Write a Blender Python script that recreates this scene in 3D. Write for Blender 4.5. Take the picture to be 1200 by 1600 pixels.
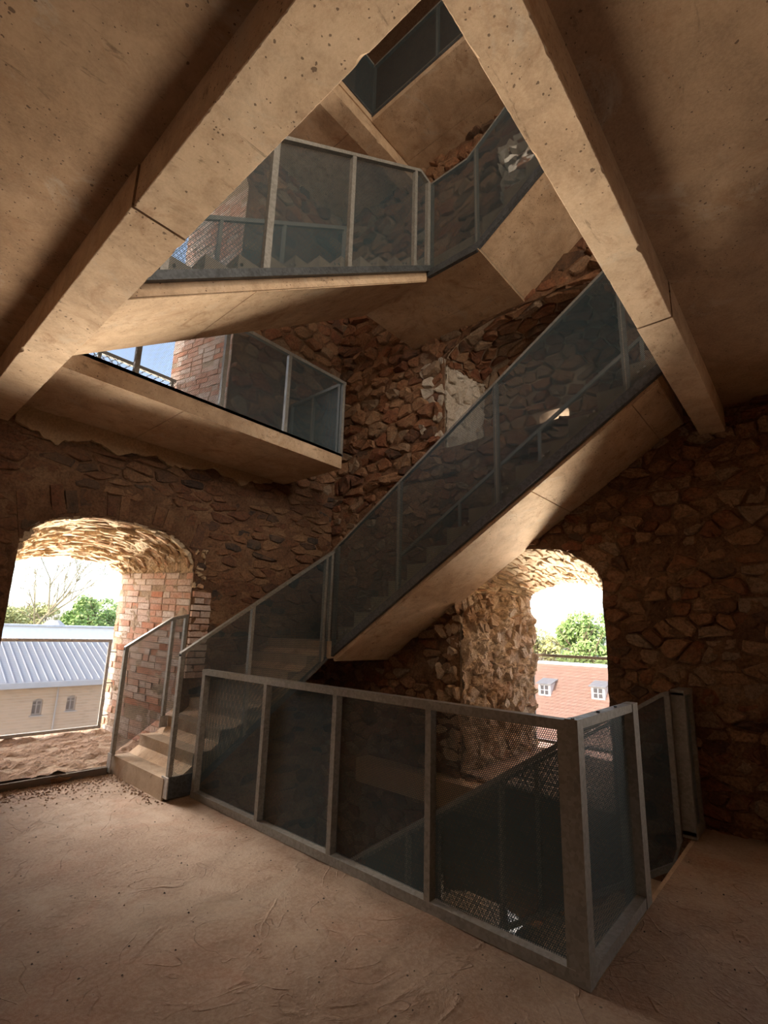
import bpy, math, random
from mathutils import Vector, Matrix, noise
from mathutils.geometry import tessellate_polygon

for o in list(bpy.data.objects):
    bpy.data.objects.remove(o, do_unlink=True)
scene = bpy.context.scene
col = scene.collection
R = math.radians

# ------------------------------------------------------------------ camera
EYE = Vector((0, 0, 1.5))
RIGHT = Vector((0.66360337, -0.74745806, 0.03061068))
DOWN = Vector((0.17637833, 0.11656371, -0.97739633))
FWD = Vector((0.72699467, 0.65400256, 0.20918748))
FPX, CX, CY = 767.72, 590.21, 824.12
cam = bpy.data.cameras.new('camera')
cam.sensor_fit = 'VERTICAL'
cam.sensor_height = 36.0
cam.sensor_width = 27.0
cam.lens = FPX / 1600 * 36.0
cam.shift_x = (600 - CX) / 1600
cam.shift_y = (CY - 800) / 1600
cam.clip_start = 0.02
cam.clip_end = 2000
camo = bpy.data.objects.new('camera', cam)
col.objects.link(camo)
m = Matrix.Identity(4)
for i in range(3):
    m[i][0] = RIGHT[i]; m[i][1] = -DOWN[i]; m[i][2] = -FWD[i]; m[i][3] = EYE[i]
camo.matrix_world = m
scene.camera = camo

def project(p):
    d = Vector(p) - EYE
    q = (d.dot(RIGHT), d.dot(DOWN), d.dot(FWD))
    if q[2] < 0.05:
        return None
    return CX + FPX * q[0] / q[2], CY + FPX * q[1] / q[2]

# ------------------------------------------------------------------ world, sun, exposure
SUN_EL, SUN_AZ = R(35), R(7)
sun_dir = Vector((math.cos(SUN_EL) * math.cos(SUN_AZ), -math.cos(SUN_EL) * math.sin(SUN_AZ), -math.sin(SUN_EL)))
world = bpy.data.worlds.new('sky')
scene.world = world
world.use_nodes = True
wn = world.node_tree.nodes
wn.clear()
sky = wn.new('ShaderNodeTexSky')
sky.sky_type = 'NISHITA'
sky.sun_disc = False
sky.sun_elevation = SUN_EL
sky.sun_rotation = math.atan2(-sun_dir.x, -sun_dir.y)
sky.air_density = 1.0
sky.dust_density = 2.0
sky.ozone_density = 1.0
bg = wn.new('ShaderNodeBackground')
bg.inputs['Strength'].default_value = 0.75
wo = wn.new('ShaderNodeOutputWorld')
hs = wn.new('ShaderNodeHueSaturation')
hs.inputs['Saturation'].default_value = 0.8
world.node_tree.links.new(sky.outputs[0], hs.inputs['Color'])
world.node_tree.links.new(hs.outputs[0], bg.inputs[0])
world.node_tree.links.new(bg.outputs[0], wo.inputs[0])

sun = bpy.data.lights.new('sun', 'SUN')
sun.energy = 5.0
sun.angle = R(0.6)
sun.color = (1.0, 0.93, 0.82)
suno = bpy.data.objects.new('sun', sun)
suno.rotation_euler = sun_dir.to_track_quat('-Z', 'Y').to_euler()
suno.location = (-20, 3, 30)
col.objects.link(suno)

def area(name, loc, direction, sx, sy, power, color=(1.0, 0.93, 0.84), spread=180):
    l = bpy.data.lights.new(name, 'AREA')
    l.shape = 'RECTANGLE'
    l.size = sx
    l.size_y = sy
    l.energy = power
    l.color = color
    l.spread = R(spread)
    o = bpy.data.objects.new(name, l)
    o.location = loc
    o.rotation_euler = Vector(direction).to_track_quat('-Z', 'Z').to_euler()
    col.objects.link(o)

# added lamps hidden outside both windows in view, standing in for bounce and sky
area('added_yard_fill', (4.2, 14.0, -3.7), (-2.6, -8.5, 5.2), 8.0, 4.0, 3900, (1.0, 0.88, 0.71), 100)
area('added_sky_fill', (1.0, 15.0, 6.2), (0.6, -11.5, -5.2), 4.5, 4.0, 480, (1.0, 0.90, 0.80), 50)
area('added_yard_fill', (14.0, 5.4, -3.7), (-8.5, -3.0, 5.2), 8.0, 4.0, 3900, (1.0, 0.88, 0.71), 100)
area('added_sky_fill', (15.0, 2.6, 6.2), (-11.5, -0.3, -5.2), 4.5, 4.0, 260, (1.0, 0.90, 0.78), 50)
# added fill lamps in unseen wall openings, standing for daylight
area('added_opening_fill', (-1.35, 6.75, 1.30), (0, -1, 0.12), 1.6, 1.9, 14)
area('added_opening_fill', (6.3, -1.25, 1.30), (-1, 0, 0.12), 1.5, 1.9, 36)
area('added_opening_fill', (-0.3, -3.5, 5.4), (0, 1, 0), 1.7, 2.2, 110, (1.0, 0.86, 0.68))
area('added_opening_fill', (3.0, -3.5, 5.4), (0, 1, 0), 1.7, 2.2, 120, (1.0, 0.86, 0.68))
area('added_opening_fill', (-0.3, -3.5, 7.6), (0.35, 1, 0.25), 1.7, 1.7, 420, (1.0, 0.86, 0.68))

vs = scene.view_settings
vs.view_transform = 'Standard'
vs.look = 'None'
vs.exposure = 0.0
vs.gamma = 1.0
vs.use_curve_mapping = False

# ------------------------------------------------------------------ object helpers
def tag(o, label=None, cat=None, group=None, kind=None):
    if label: o['label'] = label
    if cat: o['category'] = cat
    if group: o['group'] = group
    if kind: o['kind'] = kind
    return o

def thing(name, loc, label, cat, group=None):
    o = bpy.data.objects.new(name, None)
    o.empty_display_size = 0.1
    o.location = loc
    col.objects.link(o)
    return tag(o, label, cat, group)

def mk(name, verts, faces, mat, parent=None, uvs=None, tint=None, smooth=False):
    me = bpy.data.meshes.new(name)
    me.from_pydata([tuple(v) for v in verts], [], faces)
    me.materials.append(mat)
    if uvs is not None:
        uv = me.uv_layers.new(name='UVMap')
        for l in me.loops:
            uv.data[l.index].uv = uvs[l.vertex_index]
    if tint is not None:
        a = me.attributes.new('tint', 'FLOAT', 'POINT')
        if isinstance(tint, (int, float)):
            tint = [tint] * len(verts)
        a.data.foreach_set('value', tint)
    if smooth:
        me.polygons.foreach_set('use_smooth', [True] * len(me.polygons))
    me.update()
    o = bpy.data.objects.new(name, me)
    col.objects.link(o)
    if parent:
        o.parent = parent
        o.matrix_parent_inverse = Matrix.Translation(-parent.location) if parent.parent is None else \
            Matrix.Translation(-parent.location)
    return o

BF = [(0, 3, 2, 1), (4, 5, 6, 7), (0, 1, 5, 4), (1, 2, 6, 5), (2, 3, 7, 6), (3, 0, 4, 7)]

class MB:
    def __init__(self):
        self.v = []; self.f = []; self.t = []
    def add(self, verts, faces, tint=0.0):
        b = len(self.v)
        self.v += [tuple(p) for p in verts]
        self.f += [tuple(i + b for i in f) for f in faces]
        self.t += [tint] * len(verts)
        return self
    def box(self, x0, x1, y0, y1, z0, z1):
        v = [(x0, y0, z0), (x1, y0, z0), (x1, y1, z0), (x0, y1, z0), (x0, y0, z1), (x1, y0, z1), (x1, y1, z1), (x0, y1, z1)]
        return self.add(v, BF)
    def hexa(self, v8):
        return self.add(v8, BF)
    def tube(self, a, b, r0, r1=None, n=8):
        r1 = r0 if r1 is None else r1
        a = Vector(a); b = Vector(b)
        d = (b - a).normalized()
        u = d.orthogonal().normalized(); w = d.cross(u)
        vs_ = []
        for p, r in ((a, r0), (b, r1)):
            for k in range(n):
                t = 2 * math.pi * k / n
                vs_.append(p + (u * math.cos(t) + w * math.sin(t)) * r)
        fs = [(k, (k + 1) % n, n + (k + 1) % n, n + k) for k in range(n)]
        fs += [tuple(reversed(range(n))), tuple(range(n, 2 * n))]
        return self.add(vs_, fs)
    def build(self, name, mat, parent=None, tint=False, **k):
        return mk(name, self.v, self.f, mat, parent, tint=self.t if tint else None, **k)

def box(name, b, mat, parent=None):
    return MB().box(*b).build(name, mat, parent)

def struct(o):
    o['kind'] = 'structure'
    return o

# ------------------------------------------------------------------ materials
def nodes(name):
    mt = bpy.data.materials.new(name)
    mt.use_nodes = True
    nt = mt.node_tree
    nt.nodes.clear()
    return mt, nt

class NT:
    def __init__(self, nt):
        self.nt = nt
    def n(self, typ, ins=None, **props):
        nd = self.nt.nodes.new(typ)
        for k, v in props.items():
            setattr(nd, k, v)
        for k, v in (ins or {}).items():
            if isinstance(v, bpy.types.NodeSocket):
                self.nt.links.new(v, nd.inputs[k])
            else:
                nd.inputs[k].default_value = v
        return nd
    def math(self, op, a, b=None, c=None):
        ins = {0: a}
        if b is not None: ins[1] = b
        if c is not None: ins[2] = c
        return self.n('ShaderNodeMath', ins, operation=op).outputs[0]
    def noise(self, vec, scale, detail=4, rough=0.55, dist=0.0):
        return self.n('ShaderNodeTexNoise', {'Vector': vec, 'Scale': scale, 'Detail': detail, 'Roughness': rough, 'Distortion': dist}).outputs[0]
    def ramp(self, fac, stops):
        r = self.n('ShaderNodeValToRGB', {0: fac})
        el = r.color_ramp.elements
        while len(el) > 1:
            el.remove(el[0])
        for i, (p, c) in enumerate(stops):
            e = el[0] if i == 0 else el.new(p)
            e.position = p
            e.color = (*c, 1) if len(c) == 3 else c
        return r.outputs[0]
    def mix(self, fac, a, b, blend='MIX'):
        nd = self.nt.nodes.new('ShaderNodeMix')
        nd.data_type = 'RGBA'
        nd.blend_type = blend
        for sock, v in ((nd.inputs[0], fac), (nd.inputs[6], a), (nd.inputs[7], b)):
            if isinstance(v, bpy.types.NodeSocket):
                self.nt.links.new(v, sock)
            else:
                sock.default_value = (*v, 1) if isinstance(v, tuple) and len(v) == 3 else v
        return nd.outputs[2]
    def range(self, v, a, b, c=0.0, d=1.0):
        return self.n('ShaderNodeMapRange', {0: v, 1: a, 2: b, 3: c, 4: d}).outputs[0]
    def bump(self, h, strength, dist):
        return self.n('ShaderNodeBump', {'Height': h, 'Strength': strength, 'Distance': dist}).outputs[0]
    def out(self, col_, rough=0.9, metal=0.0, normal=None, spec=0.3):
        ins = {'Base Color': col_ if isinstance(col_, bpy.types.NodeSocket) else (*col_, 1), 'Roughness': rough, 'Metallic': metal, 'Specular IOR Level': spec}
        if normal is not None: ins['Normal'] = normal
        b = self.n('ShaderNodeBsdfPrincipled', ins)
        o = self.n('ShaderNodeOutputMaterial')
        self.nt.links.new(b.outputs[0], o.inputs[0])
        return b, o

def coords(g):
    return g.n('ShaderNodeNewGeometry').outputs['Position']

def m_concrete(name, c1, c2, c3, pits=0.35):
    mt, nt = nodes(name); g = NT(nt); p = coords(g)
    big = g.noise(p, 1.1, 6, 0.65, 0.8)
    med = g.noise(p, 5.5, 7, 0.72, 0.4)
    fine = g.noise(p, 70.0, 4, 0.7)
    c = g.ramp(big, [(0.32, c1), (0.5, c2), (0.68, c3)])
    c = g.mix(g.range(med, 0.42, 0.72, 0, 0.65), c, tuple(x * 0.62 for x in c1))
    c = g.mix(g.range(fine, 0.35, 0.65, 0, 0.25), c, tuple(x * 1.2 for x in c3))
    st = g.noise(p, 2.3, 8, 0.75, 1.5)
    c = g.mix(g.range(st, 0.55, 0.70, 0, 0.65), c, (0.26, 0.125, 0.055))
    st2 = g.noise(p, 1.7, 7, 0.72, 0.9)
    c = g.mix(g.range(st2, 0.56, 0.72, 0, 0.55), c, (0.50, 0.45, 0.37))
    scr = g.noise(g.n('ShaderNodeVectorMath', {0: p, 1: (4.0, 17.0, 9.0)}, operation='MULTIPLY').outputs[0], 1.0, 6, 0.78, 0.6)
    c = g.mix(g.range(scr, 0.60, 0.68, 0, 0.55), c, (0.09, 0.055, 0.03))
    clus = g.noise(p, 1.9, 4, 0.6)
    hole = None
    for sc, lo, sz in ((7.0, 0.72, 0.10), (22.0, 0.70, 0.20), (60.0, 0.74, 0.30)):
        warp = g.n('ShaderNodeVectorMath', {0: p, 1: g.n('ShaderNodeVectorMath', {0: g.n('ShaderNodeTexNoise', {'Vector': p, 'Scale': sc * 3.0, 'Detail': 3}).outputs[1], 'Scale': 0.35 / sc}, operation='SCALE').outputs[0]}, operation='ADD').outputs[0]
        pn = g.n('ShaderNodeTexVoronoi', {'Vector': warp, 'Scale': sc, 'Randomness': 1.0})
        rnd = g.n('ShaderNodeSeparateColor', {0: pn.outputs['Color']}).outputs[0]
        rad = g.range(g.math('ADD', rnd, g.range(clus, 0.4, 0.65, -0.12, 0.14)), lo, 1.05, 0.0, sz)
        pt = g.math('LESS_THAN', pn.outputs['Distance'], rad)
        hole = pt if hole is None else g.math('MAXIMUM', hole, pt)
    c = g.mix(g.math('MULTIPLY', hole, pits * 2.2), c, (0.075, 0.042, 0.024))
    h = g.math('SUBTRACT', g.math('ADD', g.math('MULTIPLY', med, 0.8), g.math('MULTIPLY', fine, 0.3)), hole)
    g.out(c, 0.88, 0, g.bump(h, 0.55, 0.006), 0.25)
    return mt

CONC = m_concrete('concrete', (0.40, 0.26, 0.155), (0.54, 0.38, 0.245), (0.63, 0.47, 0.325))
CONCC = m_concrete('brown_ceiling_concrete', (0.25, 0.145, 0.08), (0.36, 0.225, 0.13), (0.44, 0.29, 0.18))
CONC2 = m_concrete('stair_concrete', (0.31, 0.22, 0.145), (0.40, 0.295, 0.20), (0.46, 0.35, 0.25), 0.3)

def m_floor():
    mt, nt = nodes('dusty_floor'); g = NT(nt); p = coords(g)
    big = g.noise(p, 0.7, 5, 0.6, 0.8)
    med = g.noise(p, 4.0, 6, 0.7, 0.4)
    fine = g.noise(p, 45.0, 4, 0.7)
    c = g.ramp(big, [(0.3, (0.235, 0.15, 0.10)), (0.5, (0.325, 0.225, 0.155)), (0.7, (0.40, 0.305, 0.23))])
    c = g.mix(g.range(med, 0.40, 0.68, 0, 0.7), c, (0.20, 0.115, 0.07))
    red = g.noise(p, 1.3, 5, 0.65, 1.0)
    c = g.mix(g.range(red, 0.53, 0.68, 0, 0.5), c, (0.30, 0.14, 0.08))
    c = g.mix(g.range(red, 0.45, 0.32, 0, 0.5), c, (0.36, 0.28, 0.21))
    c = g.mix(g.range(fine, 0.4, 0.7, 0, 0.4), c, (0.48, 0.36, 0.26))
    pn = g.n('ShaderNodeTexVoronoi', {'Vector': p, 'Scale': 13.0})
    rnd = g.n('ShaderNodeSeparateColor', {0: pn.outputs['Color']}).outputs[0]
    spot = g.math('LESS_THAN', pn.outputs['Distance'], g.range(rnd, 0.75, 1.0, 0.0, 0.10))
    c = g.mix(g.math('MULTIPLY', spot, 0.7), c, (0.06, 0.04, 0.03))
    cr = g.noise(p, 0.9, 3, 0.5, 1.2)
    crease = g.range(g.math('ABSOLUTE', g.math('SUBTRACT', cr, 0.5)), 0.0, 0.012, 1.0, 0.0)
    cr2 = g.noise(p, 1.6, 2, 0.5, 2.0)
    crease2 = g.range(g.math('ABSOLUTE', g.math('SUBTRACT', cr2, 0.47)), 0.0, 0.010, 1.0, 0.0)
    crs = g.math('MULTIPLY', g.math('ADD', crease, crease2), g.range(med, 0.42, 0.58, 0, 1))
    h = g.math('ADD', g.math('ADD', g.math('MULTIPLY', med, 1.2), g.math('MULTIPLY', fine, 0.35)), g.math('MULTIPLY', crs, 0.3))
    g.out(c, 0.85, 0, g.bump(h, 0.9, 0.016), 0.3)
    return mt
FLOOR = m_floor()

def m_stone(name, stops, dust=(0.36, 0.23, 0.13), dustf=0.4, bump=0.02, scale=1.0):
    mt, nt = nodes(name); g = NT(nt); p = coords(g)
    t = g.n('ShaderNodeAttribute', attribute_name='tint').outputs['Fac']
    n1 = g.noise(p, 7.0 * scale, 6, 0.65, 0.5)
    n2 = g.noise(p, 40.0 * scale, 5, 0.7)
    n3 = g.noise(p, 1.3, 3, 0.5)
    f = g.math('ADD', t, g.math('MULTIPLY', g.math('SUBTRACT', n1, 0.5), 0.55))
    c = g.ramp(f, stops)
    c = g.mix(g.range(n2, 0.42, 0.68, 0, 0.65), c, tuple(x * 0.5 for x in stops[0][1]))
    n4 = g.noise(p, 14.0 * scale, 6, 0.75, 1.0)
    c = g.mix(g.range(n4, 0.5, 0.7, 0, 0.4), c, tuple(x * 0.55 for x in stops[0][1]))
    c = g.mix(g.range(g.math('ADD', g.math('MULTIPLY', n1, .5), g.math('MULTIPLY', n3, .6)), 0.52, 0.75, 0, dustf), c, dust)
    h = g.math('ADD', g.math('ADD', n1, g.math('MULTIPLY', n2, 0.5)), g.math('MULTIPLY', n4, 0.6))
    g.out(c, 0.92, 0, g.bump(h, 1.0, bump), 0.2)
    return mt
ST = [(0.0, (0.11, 0.07, 0.05)), (0.25, (0.25, 0.095, 0.05)), (0.5, (0.31, 0.15, 0.08)), (0.75, (0.35, 0.20, 0.115)), (1.0, (0.30, 0.215, 0.15))]
STONE = m_stone('rubble_stone', ST)
STONEL = m_stone('dark_ledge_stone', [(0.0, (0.08, 0.06, 0.05)), (0.35, (0.19, 0.085, 0.048)), (0.65, (0.26, 0.13, 0.07)), (1.0, (0.31, 0.175, 0.095))])
ARCHS = m_stone('pale_arch_stone', [(0.0, (0.50, 0.34, 0.20)), (0.4, (0.64, 0.48, 0.31)), (0.75, (0.74, 0.59, 0.41)), (1.0, (0.58, 0.34, 0.20))], (0.78, 0.64, 0.46), 0.5, 0.02)
JAMBS = m_stone('pale_jamb_stone', [(0.0, (0.44, 0.26, 0.15)), (0.4, (0.58, 0.42, 0.28)), (0.8, (0.70, 0.57, 0.43)), (1.0, (0.52, 0.28, 0.17))], (0.76, 0.65, 0.52), 0.6, 0.03)
WHITEW = m_stone('whitewash_sun_patch_stone', [(0.0, (0.42, 0.34, 0.26)), (0.5, (0.58, 0.50, 0.41)), (1.0, (0.62, 0.56, 0.48))], (0.68, 0.62, 0.54), 0.6, 0.02)  # niche whitewash; also lends the sun patch its painted brightness
BRICK = m_stone('whitewashed_brick', [(0.0, (0.52, 0.24, 0.15)), (0.3, (0.58, 0.36, 0.27)), (0.6, (0.62, 0.50, 0.43)), (1.0, (0.66, 0.59, 0.53))], (0.68, 0.60, 0.53), 0.5, 0.006)
MORTAR = m_stone('lime_mortar', [(0.0, (0.13, 0.068, 0.04)), (0.5, (0.235, 0.125, 0.07)), (1.0, (0.33, 0.20, 0.115))], (0.3, 0.2, 0.12), 0.3, 0.03)
MORTARP = m_stone('pale_mortar', [(0.0, (0.40, 0.29, 0.20)), (0.5, (0.50, 0.38, 0.28)), (1.0, (0.58, 0.46, 0.35))], (0.6, 0.48, 0.35), 0.4, 0.03)
PLASTER = m_stone('old_plaster', [(0.0, (0.42, 0.28, 0.16)), (0.5, (0.50, 0.35, 0.21)), (1.0, (0.55, 0.41, 0.25))], (0.5, 0.38, 0.25), 0.3, 0.008)
DUST = m_stone('rubble_dust', [(0.0, (0.34, 0.22, 0.15)), (0.5, (0.44, 0.30, 0.21)), (1.0, (0.52, 0.38, 0.28))], (0.56, 0.42, 0.32), 0.4, 0.03)

def m_steel(name, c1, c2, rough=0.5, metal=0.75):
    mt, nt = nodes(name); g = NT(nt); p = coords(g)
    v = g.n('ShaderNodeTexVoronoi', {'Vector': p, 'Scale': 55.0})
    n1 = g.noise(p, 9.0, 5, 0.6)
    f = g.math('ADD', g.math('MULTIPLY', g.n('ShaderNodeSeparateColor', {0: v.outputs['Color']}).outputs[0], 0.35), g.math('MULTIPLY', n1, 0.65))
    c = g.ramp(f, [(0.3, c1), (0.7, c2)])
    r = g.range(n1, 0.3, 0.7, rough - 0.08, rough + 0.12)
    g.out(c, r, metal, g.bump(n1, 0.15, 0.002), 0.5)
    return mt
STEEL = m_steel('galvanised_steel', (0.21, 0.195, 0.17), (0.30, 0.28, 0.25), 0.55, 0.35)
STEELP = m_steel('pale_galvanised_steel', (0.34, 0.32, 0.30), (0.48, 0.46, 0.43), 0.55, 0.3)
STEELD = m_steel('dark_steel', (0.05, 0.052, 0.054), (0.10, 0.105, 0.11), 0.5, 0.3)

def m_mesh(name, pitch, hole, colr):
    mt, nt = nodes(name); g = NT(nt)
    uv = g.n('ShaderNodeUVMap').outputs[0]
    sx = g.n('ShaderNodeSeparateXYZ', {0: uv})
    u = g.math('DIVIDE', sx.outputs[0], pitch)
    v = g.math('DIVIDE', sx.outputs[1], pitch * math.sqrt(3))
    def lat(off):
        a = g.math('SUBTRACT', g.math('FRACT', g.math('ADD', u, off)), 0.5)
        b = g.math('MULTIPLY', g.math('SUBTRACT', g.math('FRACT', g.math('ADD', v, off)), 0.5), math.sqrt(3))
        return g.math('ADD', g.math('MULTIPLY', a, a), g.math('MULTIPLY', b, b))
    d = g.math('MINIMUM', lat(100.0), lat(100.5))
    solid = g.math('GREATER_THAN', d, (hole / pitch / 2) ** 2)
    b, o = g.out(colr, 0.5, 0.2, None, 0.5)
    tr = g.n('ShaderNodeBsdfTransparent')
    mx = g.n('ShaderNodeMixShader', {0: solid, 1: tr.outputs[0], 2: b.outputs[0]})
    nt.links.new(mx.outputs[0], o.inputs[0])
    return mt
MESH = m_mesh('perforated_sheet', 0.0115, 0.0081, (0.046, 0.078, 0.090))
MESHO = m_mesh('outside_perforated_sheet', 0.0115, 0.0088, (0.50, 0.48, 0.45))

def m_plain(name, c, rough=0.8, metal=0.0, var=0.15, scale=3.0):
    mt, nt = nodes(name); g = NT(nt); p = coords(g)
    n1 = g.noise(p, scale, 4, 0.6)
    cc = g.mix(g.range(n1, 0.3, 0.7), tuple(x * (1 - var) for x in c), tuple(min(1, x * (1 + var)) for x in c))
    g.out(cc, rough, metal)
    return mt

# ------------------------------------------------------------------ wall and stone generators
def arch_outline(a0, a1, zb, zs, rise, p=2.2, q=2.0, n=18):
    c = (a0 + a1) / 2; hw = (a1 - a0) / 2
    pts = [(a0, zb), (a0, (zb + zs) / 2), (a0, zs)]
    for k in range(1, n):
        t = -math.cos(math.pi * k / n)
        pts.append((c + hw * t, zs + rise * (1 - abs(t) ** p) ** (1 / q)))
    pts += [(a1, zs), (a1, (zb + zs) / 2), (a1, zb)]
    return pts

def inside(poly, s, t):
    r = False
    j = len(poly) - 1
    for i in range(len(poly)):
        a, b = poly[i], poly[j]
        if (a[1] > t) != (b[1] > t) and s < (b[0] - a[0]) * (t - a[1]) / (b[1] - a[1]) + a[0]:
            r = not r
        j = i
    return r

def make_wall(name, mapf, rect, T, openings, mat):
    s0, s1, z0, z1 = rect
    mb = MB()
    corners = [(s0, z0), (s1, z0), (s1, z1), (s0, z1)]
    for depth, idx in ((0.0, 0), (T, -1)):
        loops = [[Vector((a, b, 0)) for a, b in corners]] + [[Vector((a, b, 0)) for a, b in op[idx][1]] for op in openings]
        flat = [v for l in loops for v in l]
        tris = tessellate_polygon(loops)
        fs = [t if idx == -1 else tuple(reversed(t)) for t in tris]
        mb.add([mapf(v.x, v.y, -depth) for v in flat], fs, 0.5)
    for k in range(4):
        a, b = corners[k], corners[(k + 1) % 4]
        mb.add([mapf(*a, 0), mapf(*b, 0), mapf(*b, -T), mapf(*a, -T)], [(0, 1, 2, 3)], 0.5)
    wall_ob = struct(mb.build(name, mat, tint=True))
    for op in openings:
        mb = MB()
        for (d0, o0), (d1, o1) in zip(op[:-1], op[1:]):
            n = len(o0)
            vs_ = [mapf(*q, -d0) for q in o0] + [mapf(*q, -d1) for q in o1]
            fs = [(k, (k + 1) % n, n + (k + 1) % n, n + k) for k in range(n)]
            mb.add(vs_, fs, 0.5)
        mb.build('reveal', MORTARP, wall_ob, tint=True)
    return wall_ob

def voronoi(s0, s1, t0, t1, ds, dt, jit, rng, drop=0.12, brick=False):
    rows = max(1, round((t1 - t0) / dt)); cols = max(1, round((s1 - s0) / ds))
    ds = (s1 - s0) / cols; dt = (t1 - t0) / rows
    grid = {}
    for r in range(-2, rows + 2):
        for c in range(-2, cols + 2):
            if drop and rng.random() < drop:
                continue
            x = c + 0.5 + (0.5 if r % 2 else 0) + rng.uniform(-jit, jit)
            y = r + 0.5 + rng.uniform(-jit, jit) * 0.8
            grid.setdefault((r, c), (x, y))
    out = []
    for (r, c), (x, y) in grid.items():
        if not (-0.3 < x < cols + 0.3 and -0.3 < y < rows + 0.3):
            continue
        poly = [(x - 1.5, y - 1.5), (x + 1.5, y - 1.5), (x + 1.5, y + 1.5), (x - 1.5, y + 1.5)]
        for dr in range(-3, 4):
            for dc in range(-3, 4):
                if dr == 0 and dc == 0: continue
                q = grid.get((r + dr, c + dc))
                if q is None: continue
                nx, ny = q[0] - x, q[1] - y
                mm = (nx * nx + ny * ny) / 2
                new = []
                L = len(poly)
                for i in range(L):
                    a, b = poly[i], poly[(i + 1) % L]
                    da = (a[0] - x) * nx + (a[1] - y) * ny - mm
                    db = (b[0] - x) * nx + (b[1] - y) * ny - mm
                    if da <= 0: new.append(a)
                    if (da < 0) != (db < 0) and da != db:
                        k = da / (da - db)
                        new.append((a[0] + (b[0] - a[0]) * k, a[1] + (b[1] - a[1]) * k))
                poly = new
                if len(poly) < 3: break
            if len(poly) < 3: break
        if len(poly) < 3: continue
        out.append([(s0 + min(max(a, 0), cols) * ds, t0 + min(max(b, 0), rows) * dt) for a, b in poly])
    return out

def bricks(s0, s1, t0, t1, bl, bh, rng):
    out = []
    rows = max(1, round((t1 - t0) / bh)); bh = (t1 - t0) / rows
    for r in range(rows):
        s = s0 - (rng.uniform(0.4, 0.6) * bl if r % 2 else 0)
        while s < s1:
            e = s + bl * rng.choice((1, 1, 1, 0.5)) * rng.uniform(0.94, 1.06)
            a, b = max(s, s0), min(e, s1)
            if b - a > 0.05:
                y0 = t0 + r * bh
                out.append([(a, y0), (b, y0), (b, y0 + bh), (a, y0 + bh)])
            s = e
    return out

def stone_geo(poly, mapf, h, gap, rng, rounded=True):
    n = len(poly)
    cx_ = sum(p[0] for p in poly) / n; cy_ = sum(p[1] for p in poly) / n
    if rounded:
        q = []
        for i in range(n):
            a, b = poly[i], poly[(i + 1) % n]
            L = math.hypot(b[0] - a[0], b[1] - a[1])
            if L < 0.012: continue
            q.append((a[0] * .86 + b[0] * .14, a[1] * .86 + b[1] * .14))
            q.append((a[0] * .2 + b[0] * .8, a[1] * .2 + b[1] * .8))
        poly = q[:11] if len(q) > 11 else q
        n = len(poly)
        if n < 4: return None
    ws = max(p[0] for p in poly) - min(p[0] for p in poly); ht = max(p[1] for p in poly) - min(p[1] for p in poly)
    if ws < 0.02 or ht < 0.02: return None
    kx = max(0.5, 1 - 2 * gap / ws); ky = max(0.5, 1 - 2 * gap / ht)
    j = 0.012 if rounded else 0.003
    base = [(cx_ + (a - cx_) * kx + rng.uniform(-j, j), cy_ + (b - cy_) * ky + rng.uniform(-j, j)) for a, b in poly]
    sl = rng.uniform(-.35, .35); st = rng.uniform(-.35, .35)
    def hh(a, b, f):
        return h * f * (1 + sl * (a - cx_) / ws * 2 + st * (b - cy_) / ht * 2)
    e2 = 0.90 if rounded else 0.97
    e3 = 0.76 if rounded else 0.9
    v = [mapf(a, b, -0.02) for a, b in base]
    v += [mapf(cx_ + (a - cx_) * e2, cy_ + (b - cy_) * e2, hh(a, b, 0.7) + rng.uniform(-.12, .12) * h) for a, b in base]
    if rounded:
        v += [mapf(cx_ + (a - cx_) * e3, cy_ + (b - cy_) * e3, hh(a, b, 1.0) + rng.uniform(-.22, .22) * h) for a, b in base]
        v.append(mapf(cx_, cy_, h * rng.uniform(.85, 1.08)))
        f = []
        for r in (0, 1):
            f += [(r * n + k, r * n + (k + 1) % n, (r + 1) * n + (k + 1) % n, (r + 1) * n + k) for k in range(n)]
        f += [(2 * n + k, 2 * n + (k + 1) % n, 3 * n) for k in range(n)]
    else:
        f = [(k, (k + 1) % n, n + (k + 1) % n, n + k) for k in range(n)] + [tuple(range(n, 2 * n))]
    return v, f

def nrm_fix(v, f, outward):
    a = Vector(v[f[-1][0]]); b = Vector(v[f[-1][1]]); c = Vector(v[f[-1][2]])
    if (b - a).cross(c - a).dot(outward) < 0:
        f = [tuple(reversed(x)) for x in f]
    return f

def pixel_area(v):
    pts = [project(p) for p in v]
    if any(p is None for p in pts): return 0, False
    xs = [p[0] for p in pts]; ys = [p[1] for p in pts]
    cx_ = sum(xs) / len(xs); cy_ = sum(ys) / len(ys)
    return (max(xs) - min(xs)) * (max(ys) - min(ys)), (-5 < cx_ < 1205 and -5 < cy_ < 1605)

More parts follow.
